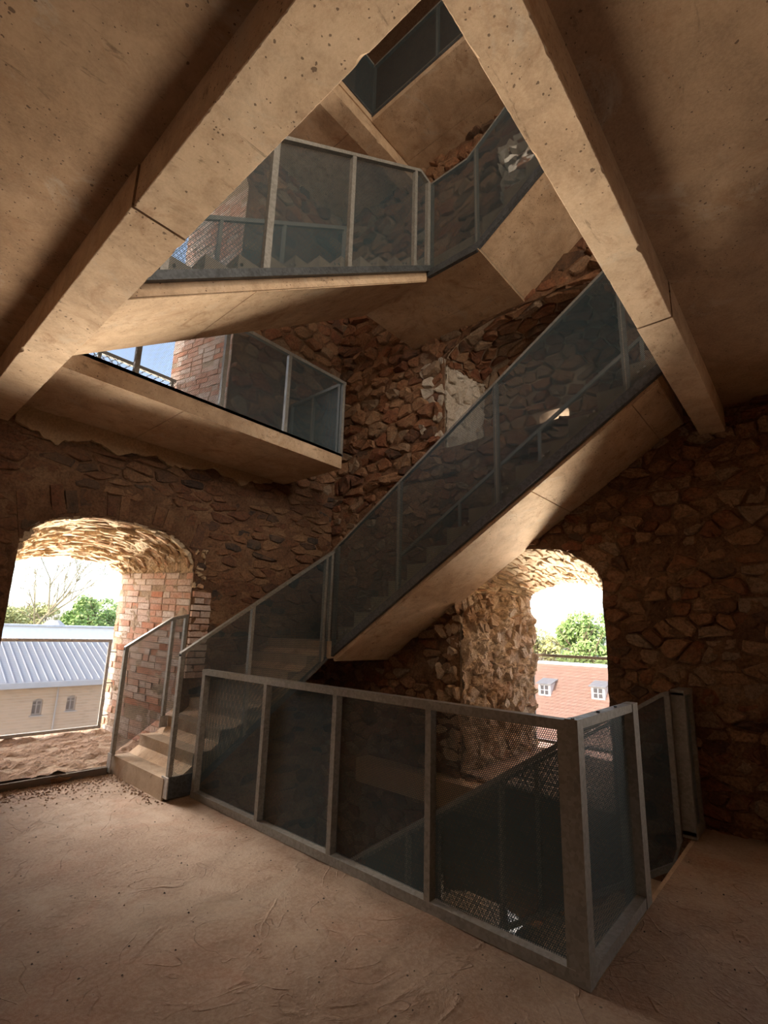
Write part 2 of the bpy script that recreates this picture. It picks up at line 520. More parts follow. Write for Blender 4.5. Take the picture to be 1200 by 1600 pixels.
def lay(parent, name, polys, mapf, mat, hr, gap, rng, rounded=True, keep=None, limit=300, skip=0.0, tints=(0, 1)):
    """stones or bricks on a surface: the ones that show largest as parts, the rest joined"""
    items = []
    dg = bpy.context.evaluated_depsgraph_get()
    for poly in polys:
        if keep is not None:
            poly = keep(poly)
            if poly is None: continue
        if rng.random() < skip: continue
        gq = stone_geo(poly, mapf, rng.uniform(*hr), gap, rng, rounded)
        if gq is None: continue
        v, f = gq
        cs = sum(p[0] for p in poly) / len(poly); ct = sum(p[1] for p in poly) / len(poly)
        outward = Vector(mapf(cs, ct, 1)) - Vector(mapf(cs, ct, 0))
        f = nrm_fix(v, f, outward)
        ar, inf = pixel_area(v)
        if inf and ar > 60:
            c = Vector(mapf(cs, ct, 0.09))
            d = c - EYE
            hit = scene.ray_cast(dg, EYE, d.normalized(), distance=d.length - 0.02)
            if hit[0]: ar = 0
            elif outward.dot(d) > 0: ar = 0
        else:
            ar = 0
        items.append((ar, v, f, rng.uniform(*tints)))
    items.sort(key=lambda x: -x[0])
    rest = MB()
    for i, (ar, v, f, t) in enumerate(items):
        if i < limit and ar > 60:
            mk(name, v, f, mat, parent, tint=t)
        else:
            rest.add(v, f, t)
    if rest.v:
        o = rest.build(name + '_remainder', mat, parent, tint=True)
        o['kind'] = 'stuff'

def keep_clear(outlines, extra=None):
    def fn(poly):
        n = len(poly)
        c = (sum(p[0] for p in poly) / n, sum(p[1] for p in poly) / n)
        if extra and extra(*c): return None
        for o in outlines:
            if inside(o, *c): return None
        out = []
        for p in poly:
            q = p
            k = 1.0
            while any(inside(o, *q) for o in outlines) and k > 0.05:
                k -= 0.1
                q = (c[0] + (p[0] - c[0]) * k, c[1] + (p[1] - c[1]) * k)
            out.append(q)
        return out
    return fn

# ------------------------------------------------------------------ room shell
XW, YW, TH = 5.25, 5.70, 1.30
ZB, ZT = -4.2, 12.6
def map_left(s, z, d): return (s, YW - d, z)
def map_right(s, z, d): return (XW - d, s, z)
def map_back(s, z, d): return (-2.6 + d, s, z)
def map_near(s, z, d): return (s, -2.6 + d, z)

LW_I = arch_outline(1.17, 2.985, 0.06, 2.15, 0.48, 2.6, 2.4)
LW_O = arch_outline(1.33, 2.65, 0.20, 2.18, 0.15, 2.0, 1.0)
LU_I = arch_outline(0.75, 3.19, 3.82, 8.0, 0.5)
LU_O = arch_outline(1.0, 2.95, 3.95, 7.9, 0.4)
LL_I = arch_outline(1.2, 2.9, -3.6, -1.6, 0.4)
LL_O = arch_outline(1.4, 2.7, -3.5, -1.6, 0.3)
L2_I = arch_outline(-2.3, -0.4, 0.3, 2.2, 0.3)
L2_O = arch_outline(-2.2, -0.5, 0.3, 2.15, 0.2)
RW_I = arch_outline(1.62, 3.32, -0.08, 2.02, 0.47, 2.3, 2.0)
RW_O = arch_outline(1.88, 3.0, 0.10, 2.06, 0.17, 2.0, 1.0)
RU_I = arch_outline(1.2, 3.55, 3.95, 5.2, 0.42)
RU_M = arch_outline(1.3, 3.40, 4.0, 5.15, 0.42)
RU_M2 = arch_outline(2.15, 2.55, 4.1, 4.42, 0.06)
RU_O = arch_outline(2.1, 2.6, 4.05, 4.45, 0.06)
RL_I = arch_outline(2.3, 3.7, -3.3, -1.6, 0.4)
R2_I = arch_outline(-2.1, -0.4, 0.3, 2.2, 0.3)
R2_O = arch_outline(-2.0, -0.5, 0.3, 2.15, 0.2)
RL_O = arch_outline(2.5, 3.5, -3.2, -1.6, 0.3)
NW = [arch_outline(-1.15, 0.55, a, b, 0.25) for a, b in ((4.3, 6.2), (6.75, 8.3))]  # unseen openings, set where the added lamps need them
NW += [arch_outline(2.15, 3.85, a, b, 0.25) for a, b in ((4.3, 6.3),)]

wall_left = make_wall('wall_left', map_left, (-3.9, 6.55, ZB, ZT), TH,
    [[(0, LW_I), (TH, LW_O)], [(0, LU_I), (TH, LU_O)], [(0, LL_I), (TH, LL_O)], [(0, L2_I), (TH, L2_O)]], MORTAR)
wall_right = make_wall('wall_right', map_right, (-2.6, 5.7, ZB, ZT), TH,
    [[(0, RW_I), (TH, RW_O)], [(0, RU_I), (0.8, RU_M), (0.8, RU_M2), (TH, RU_O)], [(0, RL_I), (TH, RL_O)], [(0, R2_I), (TH, R2_O)]], MORTAR)
wall_back = make_wall('wall_back', map_back, (-2.6, 5.7, ZB, ZT), TH, [], MORTAR)
wall_near = make_wall('wall_near', map_near, (-3.9, 6.55, ZB, ZT), TH, [[(0, o), (TH, o)] for o in NW], MORTAR)

# roof, with an unseen hatch added to let the sun patch through
HX0, HX1, HY0, HY1 = -2.16, -1.38, 2.85, 3.36
rb = MB()
rb.box(-3.9, HX0, -3.9, 7.0, ZT, ZT + .15).box(HX1, 6.55, -3.9, 7.0, ZT, ZT + .15)
rb.box(HX0, HX1, -3.9, HY0, ZT, ZT + .15).box(HX0, HX1, HY1, 7.0, ZT, ZT + .15)
struct(rb.build('roof', STEELD))

# floor: uneven dusty screed on a slab with the stair well left open
def floor_z(x, y):
    return (noise.fractal(Vector((x * .8, y * .8, 3)), 1.0, 2.0, 3) * 0.006 + noise.fractal(Vector((x * 3, y * 3, 9)), 0.8, 2.0, 5) * 0.007 + max(0, 0.06 - abs(noise.noise(Vector((x * 1.1, y * 1.1 + x * .5, 4))))) * 0.10 * max(0, noise.noise(Vector((x, y, 7))) + .2))
FX, FY = 2.56, 0.97     # edges of the well
fv = []; ff = []; fi = {}
NX, NY = 224, 237
for i in range(NX + 1):
    for j in range(NY + 1):
        x = -2.6 + 7.85 * i / NX; y = -2.6 + 8.30 * j / NY
        fi[i, j] = len(fv)
        fv.append((x, y, floor_z(x, y) - 0.004))
for i in range(NX):
    for j in range(NY):
        x = -2.6 + 7.85 * (i + .5) / NX; y = -2.6 + 8.30 * (j + .5) / NY
        if x > FX - .02 and y > FY - .02: continue
        ff.append((fi[i, j], fi[i + 1, j], fi[i + 1, j + 1], fi[i, j + 1]))
floor = struct(mk('floor', fv, ff, FLOOR, smooth=True))
mb = MB().box(-2.6, FX, -2.6, YW, -0.30, -0.016).box(FX, XW, -2.6, FY, -0.30, -0.016)
mb.build('floor_slab', CONC, floor)
struct(box('floor_below', (-2.6, XW, -2.6, YW, -4.0, -3.8), FLOOR))

# ceiling: the slab of the floor above, L shaped round the upper well
mb = MB().box(-2.6, 0.9, -2.6, YW, 3.64, 3.80).box(0.9, XW, -2.6, 0.65, 3.64, 3.80)
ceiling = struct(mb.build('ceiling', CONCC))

# kerb under the left window and ledge on the right wall
struct(box('trim_1', (0.2, 2.26, 5.66, 5.72, -0.01, 0.065), m_plain('dark_kerb', (.16, .13, .105))))  # kerb darker than its concrete, shade of the front put into the colour
struct(box('trim_2', (5.0, XW, 2.85, 4.75, -0.38, -0.10), PLASTER))

# ------------------------------------------------------------------ concrete beams with chipped arrises
def rough_beam(name, parent, axis, l0, l1, a0, a1, z0, z1, seed):
    n = max(2, int((l1 - l0) / 0.012))
    c = 0.003
    sec = [(a0, z1), (a0, (z0 + z1) / 2), (a0, z0 + c), (a0 + c, z0), (a0 + (a1 - a0) * .33, z0), (a0 + (a1 - a0) * .66, z0), (a1 - c, z0), (a1, z0 + c), (a1, (z0 + z1) / 2), (a1, z1)]
    v = []; f = []
    k = len(sec)
    for i in range(n + 1):
        l = l0 + (l1 - l0) * i / n
        for q, (a, z) in enumerate(sec):
            if q in (2, 3, 6, 7):
                sd = (0 if q in (2, 3) else 7.7) + seed * 3.3
                e = noise.noise(Vector((l * 30, sd, 1))) * .5 + noise.noise(Vector((l * 75, sd, 5))) * .6
                ch = max(0, e) * 0.007 + max(0, noise.noise(Vector((l * 9, sd, 8))) - .38) * .045
                s = 1 if q in (2, 3) else -1
                if q in (3, 6): a += s * ch
                else: z += ch
            v.append((a, l, z) if axis == 'y' else (l, a, z))
    for i in range(n):
        for q in range(k - 1):
            b = i * k + q
            f.append((b, b + 1, b + k + 1, b + k) if axis == 'x' else (b, b + k, b + k + 1, b + 1))
        f.append((i * k + k - 1, i * k, i * k + k, i * k + 2 * k - 1))
    f += [tuple(range(k)), tuple(reversed(range(n * k, n * k + k)))]
    return mk(name, v, f, CONC, parent)

bl = thing('concrete_beam', (0.77, 1.5, 3.40), 'wide board-marked concrete beam crossing the upper left towards the left window', 'beam')
rough_beam('beam_segment', bl, 'y', -2.5, 2.165, 0.645, 0.90, 3.40, 3.65, 1)
rough_beam('beam_segment', bl, 'y', 2.175, 5.72, 0.637, 0.903, 3.396, 3.65, 2)
br = thing('concrete_beam', (3.0, 0.55, 3.40), 'chipped concrete beam running down the upper right to the stone wall', 'beam')
rough_beam('beam_segment', br, 'x', 0.9, 3.075, 0.46, 0.65, 3.40, 3.65, 3)
rough_beam('beam_segment', br, 'x', 3.083, 5.28, 0.455, 0.652, 3.395, 3.65, 4)

# ------------------------------------------------------------------ stairs
RISE, GO = 3.8 / 22, 0.262

def flight(name, label, axis, start, sgn, n, z0, w0, w1, thick, ext0=0.0, ext1=0.0, mat=CONC2, joints=(), landing_steps=True):
    """risers start at 'start' and advance along sgn*axis; w0..w1 is the width across"""
    def P(l, w, z): return (l, w, z) if axis == 'x' else (w, l, z)
    root = thing(name, P(start, (w0 + w1) / 2, z0), label, 'staircase')
    tb = max(thick - 0.12, RISE + 0.012)
    for k in range(n):
        l0 = start + sgn * GO * k
        l1 = l0 + sgn * (GO + 0.02)
        zt = z0 + RISE * (k + 1)
        v = []
        for zz in ((zt - tb, zt + RISE * (l1 - l0) / GO * sgn - tb), (zt, zt)):
            for l, w, q in ((l0, w0, 0), (l1, w0, 1), (l1, w1, 1), (l0, w1, 0)):
                v.append(P(l, w, zz[q]))
        mk('step', v, BF if (sgn > 0) == (axis == 'x') else [tuple(reversed(f)) for f in BF], mat, root)
    la, lb = start - sgn * ext0, start + sgn * (GO * (n - 1) + ext1)
    sl = RISE / GO
    def zs(l): return z0 + RISE + (l - start) * sgn * sl - thick
    top = 0.14
    v = []
    for dz in (0, top):
        for l, w in ((la, w0 - .004), (lb, w0 - .004), (lb, w1 + .003), (la, w1 + .003)):
            v.append(P(l, w, zs(l) + dz))
    mk('waist_slab', v, BF, CONC, root)
    cuts = [la] + list(joints) + [lb]
    for c0, c1 in zip(cuts[:-1], cuts[1:]):
        g_ = 0.004 * (1 if c1 > c0 else -1)
        v = []
        for dz in (-0.012, 0.002):
            for l, w in ((c0 + g_, w0 + .003), (c1 - g_, w0 + .003), (c1 - g_, w1), (c0 + g_, w1)):
                v.append(P(l, w, zs(l) + dz))
        mk('soffit_panel', v, BF, CONC, root)
    return root

fl1 = flight('stair_flight', 'concrete stair flight climbing along the left wall from the window', 'x', 2.30, 1, 8, 0.0, 4.53, 5.68, 0.25, -0.04, 0.10)
box('landing', (4.14, XW - .005, 4.45, 5.695, 1.18, 1.38), CONC2, fl1)
fl2 = flight('stair_flight', 'long concrete stair flight rising across the middle towards the right beam', 'y', 4.40, -1, 14, 8 * RISE, 4.23, XW - .005, 0.365, 0.05, 0.22, joints=(1.89, 0.98))
fl3 = flight('stair_flight', 'upper concrete stair flight with sawtooth steps under the topmost railing', 'x', 1.15, 1, 12, 3.8, 3.03, 4.05, 0.33, 0.30, 0.06, joints=(1.85, 2.9))
ld = fl3
box('landing', (4.125, XW - .005, 2.33, 4.07, 5.64, 3.8 + 12 * RISE), CONC2, ld)
for x0, x1 in ((4.09, 4.86), (4.868, XW - .005)):
    box('soffit_panel', (x0, x1, 2.335, 4.065, 5.628, 5.642), CONC, ld)
fl4 = flight('stair_flight', 'topmost concrete stair flight rising behind the right beam', 'y', 2.30, -1, 17, 3.8 + 12 * RISE, 4.13, XW - .005, 0.36, 0.03, 0.0, joints=(1.2, 0.0))
fl0 = flight('stair_flight', 'concrete stair flight going down into the well behind the mesh railing', 'y', 1.02 + GO * 11, -1, 12, -13 * RISE, 3.58, 4.78, 0.36, 0.05, 0.2)
box('landing', (3.56, XW - .005, 3.92, YW - .005, -13 * RISE - .2, -13 * RISE), CONC2, fl0)

# balcony slab beside the left wall, one floor up
bal = thing('balcony_slab', (2.5, 5.0, 3.58), 'projecting concrete balcony slab along the left wall above the window', 'balcony')
box('slab', (0.9, 4.22, 4.47, YW - .002, 3.592, 3.78), CONC, bal)
for x0, x1 in ((0.9, 2.05), (2.058, 3.33), (3.338, 4.22)):
    box('soffit_panel', (x0, x1, 4.472, YW - .002, 3.58, 3.593), CONC, bal)

# the second floor up: slab round the well and its beam
top = thing('upper_slab', (4.6, 3.0, 8.76), 'highest concrete slab and beam seen through the gap between the beams', 'slab')
box('slab', (4.1, XW + .05, -2.6, 4.05, 8.772, 8.92), CONC, top)
box('slab', (-2.6, XW + .05, 4.05, YW + .05, 8.772, 8.92), CONC, top)
for x0, x1 in ((4.1, 4.92), (4.928, XW + .05)):
    box('soffit_panel', (x0, x1, -2.6, 4.05, 8.76, 8.773), CONC, top)
for x0, x1 in ((-2.6, 4.0), (4.008, XW + .05)):
    box('soffit_panel', (x0, x1, 4.35, YW + .05, 8.76, 8.773), CONC, top)
rough_beam('beam_segment', top, 'x', -2.55, XW + .02, 4.07, 4.33, 8.58, 8.78, 9)

bpy.context.view_layer.update()

# ------------------------------------------------------------------ masonry
def skin(name, parent, mapf, s0, s1, t0, t1, outlines, res, d0, amp, mat, seed):
    """uneven mortar that laps over the stones"""
    nx = int((s1 - s0) / res); ny = int((t1 - t0) / res)
    v = []; f = []; tn = []
    for i in range(nx + 1):
        for j in range(ny + 1):
            a = s0 + (s1 - s0) * i / nx; b = t0 + (t1 - t0) * j / ny
            h = noise.fractal(Vector((a * 4.5, b * 4.5, seed)), 0.7, 2.1, 5)
            v.append(mapf(a, b, d0 + amp * h)); tn.append(min(1, max(0, .5 + .6 * noise.noise(Vector((a * 2.2, b * 2.2, seed + 4))))))
    for i in range(nx):
        for j in range(ny):
            a = s0 + (s1 - s0) * (i + .5) / nx; b = t0 + (t1 - t0) * (j + .5) / ny
            if any(inside(o, a, b) for o in outlines): continue
            k = i * (ny + 1) + j
            f.append((k, k + ny + 1, k + ny + 2, k + 1))
    if Vector(mapf(0, 0, 1)).x < Vector(mapf(0, 0, 0)).x:
        f = [tuple(reversed(q)) for q in f]
    o = mk(name, v, f, mat, parent, tint=tn)
    o['kind'] = 'stuff'
    return o
rng = random.Random(7)
def ring_of(outline, w):
    c = [(sum(p[0] for p in outline) / len(outline)), 0]
    def fn(s, t):
        return False
    return fn
# voussoirs over the left window
vou = []
for k in range(15):
    a = 0.02 + k * 0.96 / 15
    s_ = 1.12 + 1.92 * a
    hgt = rng.uniform(.26, .38)
    def arc(s):
        t = max(-1, min(1, (s - 2.08) / .93)); return 2.15 + .48 * max(0, 1 - abs(t) ** 2.6) ** (1 / 2.4)
    w = 1.92 * .96 / 15
    lean = (s_ - 2.08) * .12
    vou.append([(s_, arc(s_) + .015), (s_ + w, arc(s_ + w) + .015), (s_ + w + lean, max(arc(s_ + w), 2.5) + hgt), (s_ + lean, max(arc(s_), 2.5) + hgt)])
def in_vou(s, t):
    return 1.08 < s < 3.1 and 2.15 < t < 2.93 and not inside(LW_I, s, t) and (t > 2.5 or abs(s - 2.08) > 5)
lay(wall_left, 'voussoir', vou, map_left, STONEL, (0.01, 0.05), 0.012, rng, rounded=False, tints=(0.0, 0.9))
# left wall: thin ledged stones
polys = voronoi(-1.2, XW, -3.8, 3.6, 0.26, 0.10, 0.40, rng, 0.2)
lay(wall_left, 'stone', polys, map_left, STONEL, (0.012, 0.050), 0.004, rng, keep=keep_clear([LW_I, LL_I], in_vou), limit=240)
polys = voronoi(-0.5, XW, 3.6, 10.5, 0.27, 0.17, 0.42, rng, 0.2)
lay(wall_left, 'stone', polys, map_left, STONE, (0.03, 0.085), 0.005, rng, keep=keep_clear([LU_I]), limit=60)
# right wall: rubble
polys = voronoi(-1.2, YW, -3.8, 3.55, 0.165, 0.105, 0.46, rng, 0.3)
lay(wall_right, 'stone', polys, map_right, STONE, (0.012, 0.066), 0.003, rng, keep=keep_clear([RW_I, RL_I, R2_I]), limit=170)
polys = voronoi(-0.5, YW, 3.55, 10.5, 0.25, 0.15, 0.44, rng, 0.22)
lay(wall_right, 'stone', polys, map_right, STONE, (0.03, 0.12), 0.004, rng, keep=keep_clear([RU_I]), limit=130)
skin('mortar', wall_left, map_left, -0.2, XW, -0.6, 3.62, [LW_I], 0.035, 0.016, 0.022, MORTAR, 1)
skin('mortar', wall_left, map_left, 0.6, XW, 3.6, 9.0, [LU_I], 0.05, 0.022, 0.03, MORTAR, 2)
skin('mortar', wall_right, map_right, 0.0, YW, -1.8, 3.6, [RW_I, RL_I], 0.028, 0.021, 0.036, MORTAR, 3)
skin('mortar', wall_right, map_right, 0.4, YW, 3.6, 9.0, [RU_I], 0.05, 0.028, 0.035, MORTAR, 4)

def reveal_map(oi, oo, T, base, i0, i1, flip=1.0):
    """surface between part of the inner and the outer outline: s = 0..1 along the outline part, t = 0..1 in depth"""
    pi = oi[i0:i1 + 1]; po = oo[i0:i1 + 1]
    def at(poly, a):
        a = min(max(a, 0), 1) * (len(poly) - 1)
        k = min(int(a), len(poly) - 2); fr = a - k
        return (poly[k][0] + (poly[k + 1][0] - poly[k][0]) * fr, poly[k][1] + (poly[k + 1][1] - poly[k][1]) * fr)
    def pos(a, b):
        q = at(pi, a); r = at(po, a)
        return Vector(base(q[0] + (r[0] - q[0]) * b, q[1] + (r[1] - q[1]) * b, -T * b))
    # midpoint of the opening, to orient the normal
    mid = Vector(base(sum(p[0] for p in oi) / len(oi), sum(p[1] for p in oi) / len(oi), -T / 2))
    La = sum((pos((k + 1) / 12, .5) - pos(k / 12, .5)).length for k in range(12))
    Lb = (pos(.5, 1) - pos(.5, 0)).length
    def fn(s, t, d):
        a, b = s / La, t / Lb
        p = pos(a, b)
        e = 0.02
        nn = (pos(min(a + e, 1), b) - pos(max(a - e, 0), b)).cross(pos(a, min(b + e, 1)) - pos(a, max(b - e, 0))).normalized()
        if nn.dot(mid - p) < 0: nn = -nn
        return tuple(p + nn * d)
    return fn, La, Lb

NP = len(LW_I)
# left window: whitewashed brick jamb, rough arch, left jamb
fn, La, Lb = reveal_map(LW_I, LW_O, TH, map_left, NP - 3, NP - 1)
bk = [[(q[1], q[0]) for q in p] for p in bricks(0, Lb, 0, La, 0.235, 0.078, rng)]
lay(wall_left, 'brick', bk, fn, BRICK, (0.004, 0.024), 0.004, rng, rounded=False, limit=300, skip=0.06)
skin('jamb_mortar', wall_left, fn, 0, La, 0, Lb, [], 0.025, -0.002, 0.022, MORTARP, 6)
fn, La, Lb = reveal_map(LW_I, LW_O, TH, map_left, 2, NP - 3)
lay(wall_left, 'arch_stone', voronoi(0, La, 0, Lb, 0.13, 0.05, 0.46, rng, 0.3), fn, ARCHS, (0.008, 0.045), 0.001, rng, limit=290)
skin('arch_mortar', wall_left, fn, 0, La, 0, Lb, [], 0.02, 0.012, 0.035, ARCHS, 7)
# brick quoin on the wall face beside the left window
bk = bricks(2.99, 3.24, 0.9, 1.93, 0.25, 0.078, rng)
lay(wall_left, 'quoin_brick', bk, map_left, BRICK, (0.05, 0.07), 0.006, rng, rounded=False, tints=(0.2, 0.7))
# upper left opening
fn, La, Lb = reveal_map(LU_I, LU_O, TH, map_left, NP - 3, NP - 1)
bk = [[(q[1], q[0]) for q in p] for p in bricks(0, Lb, 0, La, 0.24, 0.08, rng)]
lay(wall_left, 'opening_brick', bk, fn, BRICK, (0.006, 0.02), 0.005, rng, rounded=False, limit=150, skip=0.05, tints=(0, .8))
# right window: rough jamb on the far side, arch, and the near edge
fn, La, Lb = reveal_map(RW_I, RW_O, TH, map_right, NP - 3, NP - 1)
lay(wall_right, 'jamb_stone', voronoi(0, La, 0, Lb, 0.14, 0.11, 0.46, rng, 0.3), fn, JAMBS, (0.02, 0.085), 0.002, rng, limit=200, skip=0.3)
skin('jamb_mortar', wall_right, fn, 0, La, 0, Lb, [], 0.02, 0.04, 0.11, JAMBS, 8)
fn, La, Lb = reveal_map(RW_I, RW_O, TH, map_right, 2, NP - 3)
lay(wall_right, 'arch_brick', voronoi(0, La, 0, Lb, 0.055, 0.24, 0.3, rng), fn, ARCHS, (0.01, 0.035), 0.003, rng, limit=250)
skin('arch_mortar', wall_right, fn, 0, La, 0, Lb, [], 0.025, 0.006, 0.03, ARCHS, 9)
# niche one floor up in the right wall
fn, La, Lb = reveal_map(RU_I, RU_M, 0.8, map_right, NP - 3, NP - 1)
lay(wall_right, 'niche_stone', voronoi(0, La, 0, Lb, 0.19, 0.17, 0.4, rng), fn, WHITEW, (0.02, 0.08), 0.002, rng, limit=60, skip=0.2)
skin('niche_plaster', wall_right, fn, 0, La, 0, Lb, [], 0.025, 0.03, 0.05, WHITEW, 10)
fn, La, Lb = reveal_map(RU_I, RU_M, 0.8, map_right, 2, NP - 3)
lay(wall_right, 'niche_stone', voronoi(0, La, 0, Lb, 0.22, 0.17, 0.4, rng), fn, STONE, (0.02, 0.07), 0.006, rng, limit=60)
# ragged arrises where the window and niche jambs meet the wall face
lay(wall_right, 'jamb_stone', voronoi(3.30, 3.62, -0.05, 2.2, 0.13, 0.12, 0.46, rng, 0.2), map_right, JAMBS, (0.03, 0.10), 0.003, rng, limit=60, skip=0.45, tints=(0, .7))
lay(wall_right, 'niche_stone', voronoi(3.53, 3.95, 4.1, 5.45, 0.16, 0.13, 0.46, rng, 0.2), map_right, WHITEW, (0.04, 0.085), 0.003, rng, limit=60, skip=0.8, tints=(0, .2))
lay(wall_left, 'arch_stone', voronoi(2.97, 3.12, 1.95, 2.45, 0.09, 0.06, 0.46, rng, 0.2), map_left, ARCHS, (0.02, 0.07), 0.003, rng, limit=10, skip=0.35)
lay(wall_right, 'sun_patch_stone', voronoi(1.85, 2.6, 7.25, 8.15, 0.2, 0.14, 0.44, rng, 0.2), map_right, WHITEW, (0.09, 0.16), 0.003, rng, limit=60)  # pale stones where the sun falls, patch brightness put into their colour
def map_nback(s, z, d): return (XW + .8 - d, s, z)
lay(wall_right, 'niche_stone', voronoi(1.3, 3.4, 4.0, 5.6, 0.22, 0.16, 0.4, rng), map_nback, STONE, (0.03, 0.08), 0.006, rng,
    keep=keep_clear([RU_M2], lambda s, t: not inside(RU_M, s, t)), limit=60, tints=(.3, 1))

# plaster remains under the balcony
for (s0, s1, z) in ((0.95, 1.62, 3.37), (1.5, 2.35, 3.42), (2.2, 3.05, 3.45), (2.9, 3.98, 3.49)):
    n = 26
    pts = [(s0 + (s1 - s0) * k / n, 3.578) for k in range(n + 1)]
    for k in range(n + 1):
        a = s1 - (s1 - s0) * k / n
        e = math.sin(math.pi * (k + .3) / (n + .6))
        pts.append((a, z - e * (.05 + .10 * noise.noise(Vector((a * 5, 2, 2))) + .04 * noise.noise(Vector((a * 17, 5, 2)))) + (1 - e) * .05))
    q = len(pts); th_ = .07 + .008 * rng.random()
    v = [map_left(a, b, .0) for a, b in pts] + [map_left(a, b, th_) for a, b in pts]
    f = [(k, (k + 1) % q, q + (k + 1) % q, q + k) for k in range(q)] + [tuple(range(q, 2 * q))]
    f = nrm_fix(v, f, Vector((0, -1, 0)))
    mk('plaster_patch', v, f, PLASTER, wall_left, tint=rng.random())

# rubble floor of the left window recess and sill of the right one
def rough_patch(name, mapf, nx, ny, amp, mat, parent, seed):
    v = []; f = []
    for i in range(nx + 1):
        for j in range(ny + 1):
            p = Vector(mapf(i / nx, j / ny))
            hgt = noise.fractal(Vector((p.x * 5, p.y * 5, seed)), 0.8, 2.0, 5) * amp
            v.append((p.x, p.y, p.z + hgt))
    for i in range(nx):
        for j in range(ny):
            a = i * (ny + 1) + j
            f.append((a, a + ny + 1, a + ny + 2, a + 1))
    return mk(name, v, f, mat, parent, tint=0.5)
rough_patch('sill_rubble', lambda a, b: ((1.17 + .16 * b) * (1 - a) + (2.985 - .335 * b) * a, 5.71 + 1.27 * b, 0.07 + .14 * b), 70, 50, 0.035, DUST, wall_left, 2)
rough_patch('sill_rubble', lambda a, b: (5.26 + 1.27 * b, (1.62 + .26 * b) * (1 - a) + (3.32 - .32 * b) * a, -0.06 + .17 * b), 50, 40, 0.03, DUST, wall_right, 5)

# ------------------------------------------------------------------ railings
def bar(name, fn, a, b, h, n0, n1, mat, parent):
    (s0, z0), (s1, z1) = a, b
    v = [fn(s0, n0, z0 - h), fn(s1, n0, z1 - h), fn(s1, n1, z1 - h), fn(s0, n1, z0 - h), fn(s0, n0, z0), fn(s1, n0, z1), fn(s1, n1, z1), fn(s0, n1, z0)]
    return mk(name, v, BF, mat, parent)

def interp(line, s):
    ln = sorted(line)
    if s <= ln[0][0]: return ln[0][1]
    for (a, za), (b, zb) in zip(ln[:-1], ln[1:]):
        if s <= b:
            return za + (zb - za) * (s - a) / (b - a) if b > a else zb
    return ln[-1][1]

def railing(label, fn, base, topl, botl, posts, depth=(0.0, 0.06), mesh_n=0.05, th=0.05, bh=0.05, pw=0.04, mat=STEEL, mesh=MESH, bolts=0, group=None, bmat=None, pdepth=None, full=False):
    root = thing('mesh_railing', base, label, 'railing', group)
    for a, b in zip(topl[:-1], topl[1:]):
        bar('top_rail', fn, a, b, th, depth[0], depth[1], mat, root)
    for a, b in (zip(botl[:-1], botl[1:]) if bh > .01 else ()):
        bar('bottom_rail', fn, (a[0], a[1] + bh), (b[0], b[1] + bh), bh, depth[0], depth[1], bmat or mat, root)
    pd = pdepth or (depth[0] + .003, depth[1] - .003)
    ps = []
    for p in posts:
        s, w = p if isinstance(p, tuple) else (p, pw)
        z1 = interp(topl, s) - th * .5; z0 = interp(botl, s) + bh * .4
        a, b = s - w / 2, s + w / 2
        pd = pdepth or (depth[0] + .003, depth[1] - .003)
        if full and w >= .06:
            z1 = interp(topl, s) + .002; z0 = interp(botl, s) + .002
            pd = (depth[0] - .004, depth[1] + .004)
            a -= .004
        sa = (interp(topl, b) - interp(topl, a)); sb = (interp(botl, b) - interp(botl, a))
        v = [fn(a, pd[0], z0 - sb / 2), fn(b, pd[0], z0 + sb / 2), fn(b, pd[1], z0 + sb / 2), fn(a, pd[1], z0 - sb / 2),
             fn(a, pd[0], z1 - sa / 2), fn(b, pd[0], z1 + sa / 2), fn(b, pd[1], z1 + sa / 2), fn(a, pd[1], z1 - sa / 2)]
        mk('post', v, BF, mat, root)
        ps.append(s)
    smin = max(min(p[0] for p in topl), min(p[0] for p in botl)); smax = min(max(p[0] for p in topl), max(p[0] for p in botl))
    cuts = sorted(set([smin] + [p for p in ps if smin + .06 < p < smax - .06] + [smax]))
    for a, b in zip(cuts[:-1], cuts[1:]):
        a += .004; b -= .004
        tp = [(a, interp(topl, a))] + [p for p in sorted(topl) if a < p[0] < b] + [(b, interp(topl, b))]
        bt = [(a, interp(botl, a))] + [p for p in sorted(botl) if a < p[0] < b] + [(b, interp(botl, b))]
        loop = [(s, z + .012) for s, z in bt] + [(s, z - .012) for s, z in reversed(tp)]
        mk('mesh_panel', [fn(s, mesh_n, z) for s, z in loop], [tuple(range(len(loop)))], mesh, root, uvs=loop)
    if bolts:
        ln = sorted(botl)
        s = ln[0][0] + .15
        while s < ln[-1][0] - .1:
            for ds in (0, .05):
                c = Vector(fn(s + ds, mesh_n, interp(botl, s + ds) + bh + .06))
                d = (Vector(fn(s, 1, 0)) - Vector(fn(s, 0, 0))) * (-1 if mesh_n < depth[0] + .02 else 1)
                MB().tube(c, c + d * .014, .011, .011, 6).build('bolt', STEEL, root)
            s += bolts
    return root

def xp(c): return lambda s, n, z: (c + n, s, z)
def yp(c): return lambda s, n, z: (s, c + n, z)

# front railing, at the near edge of the well
railing('long waist-high mesh railing standing on the floor in front of the stair well', xp(2.52), (2.55, 2.7, 0),
        [(1.0, 1.11), (4.44, 1.11)], [(1.0, 0.0), (4.44, 0.0)], [(1.02, .042), 1.82, 2.625, 3.445, (4.415, .05)], (0.0, 0.065), 0.056, 0.05, 0.055, 0.04, bolts=0)
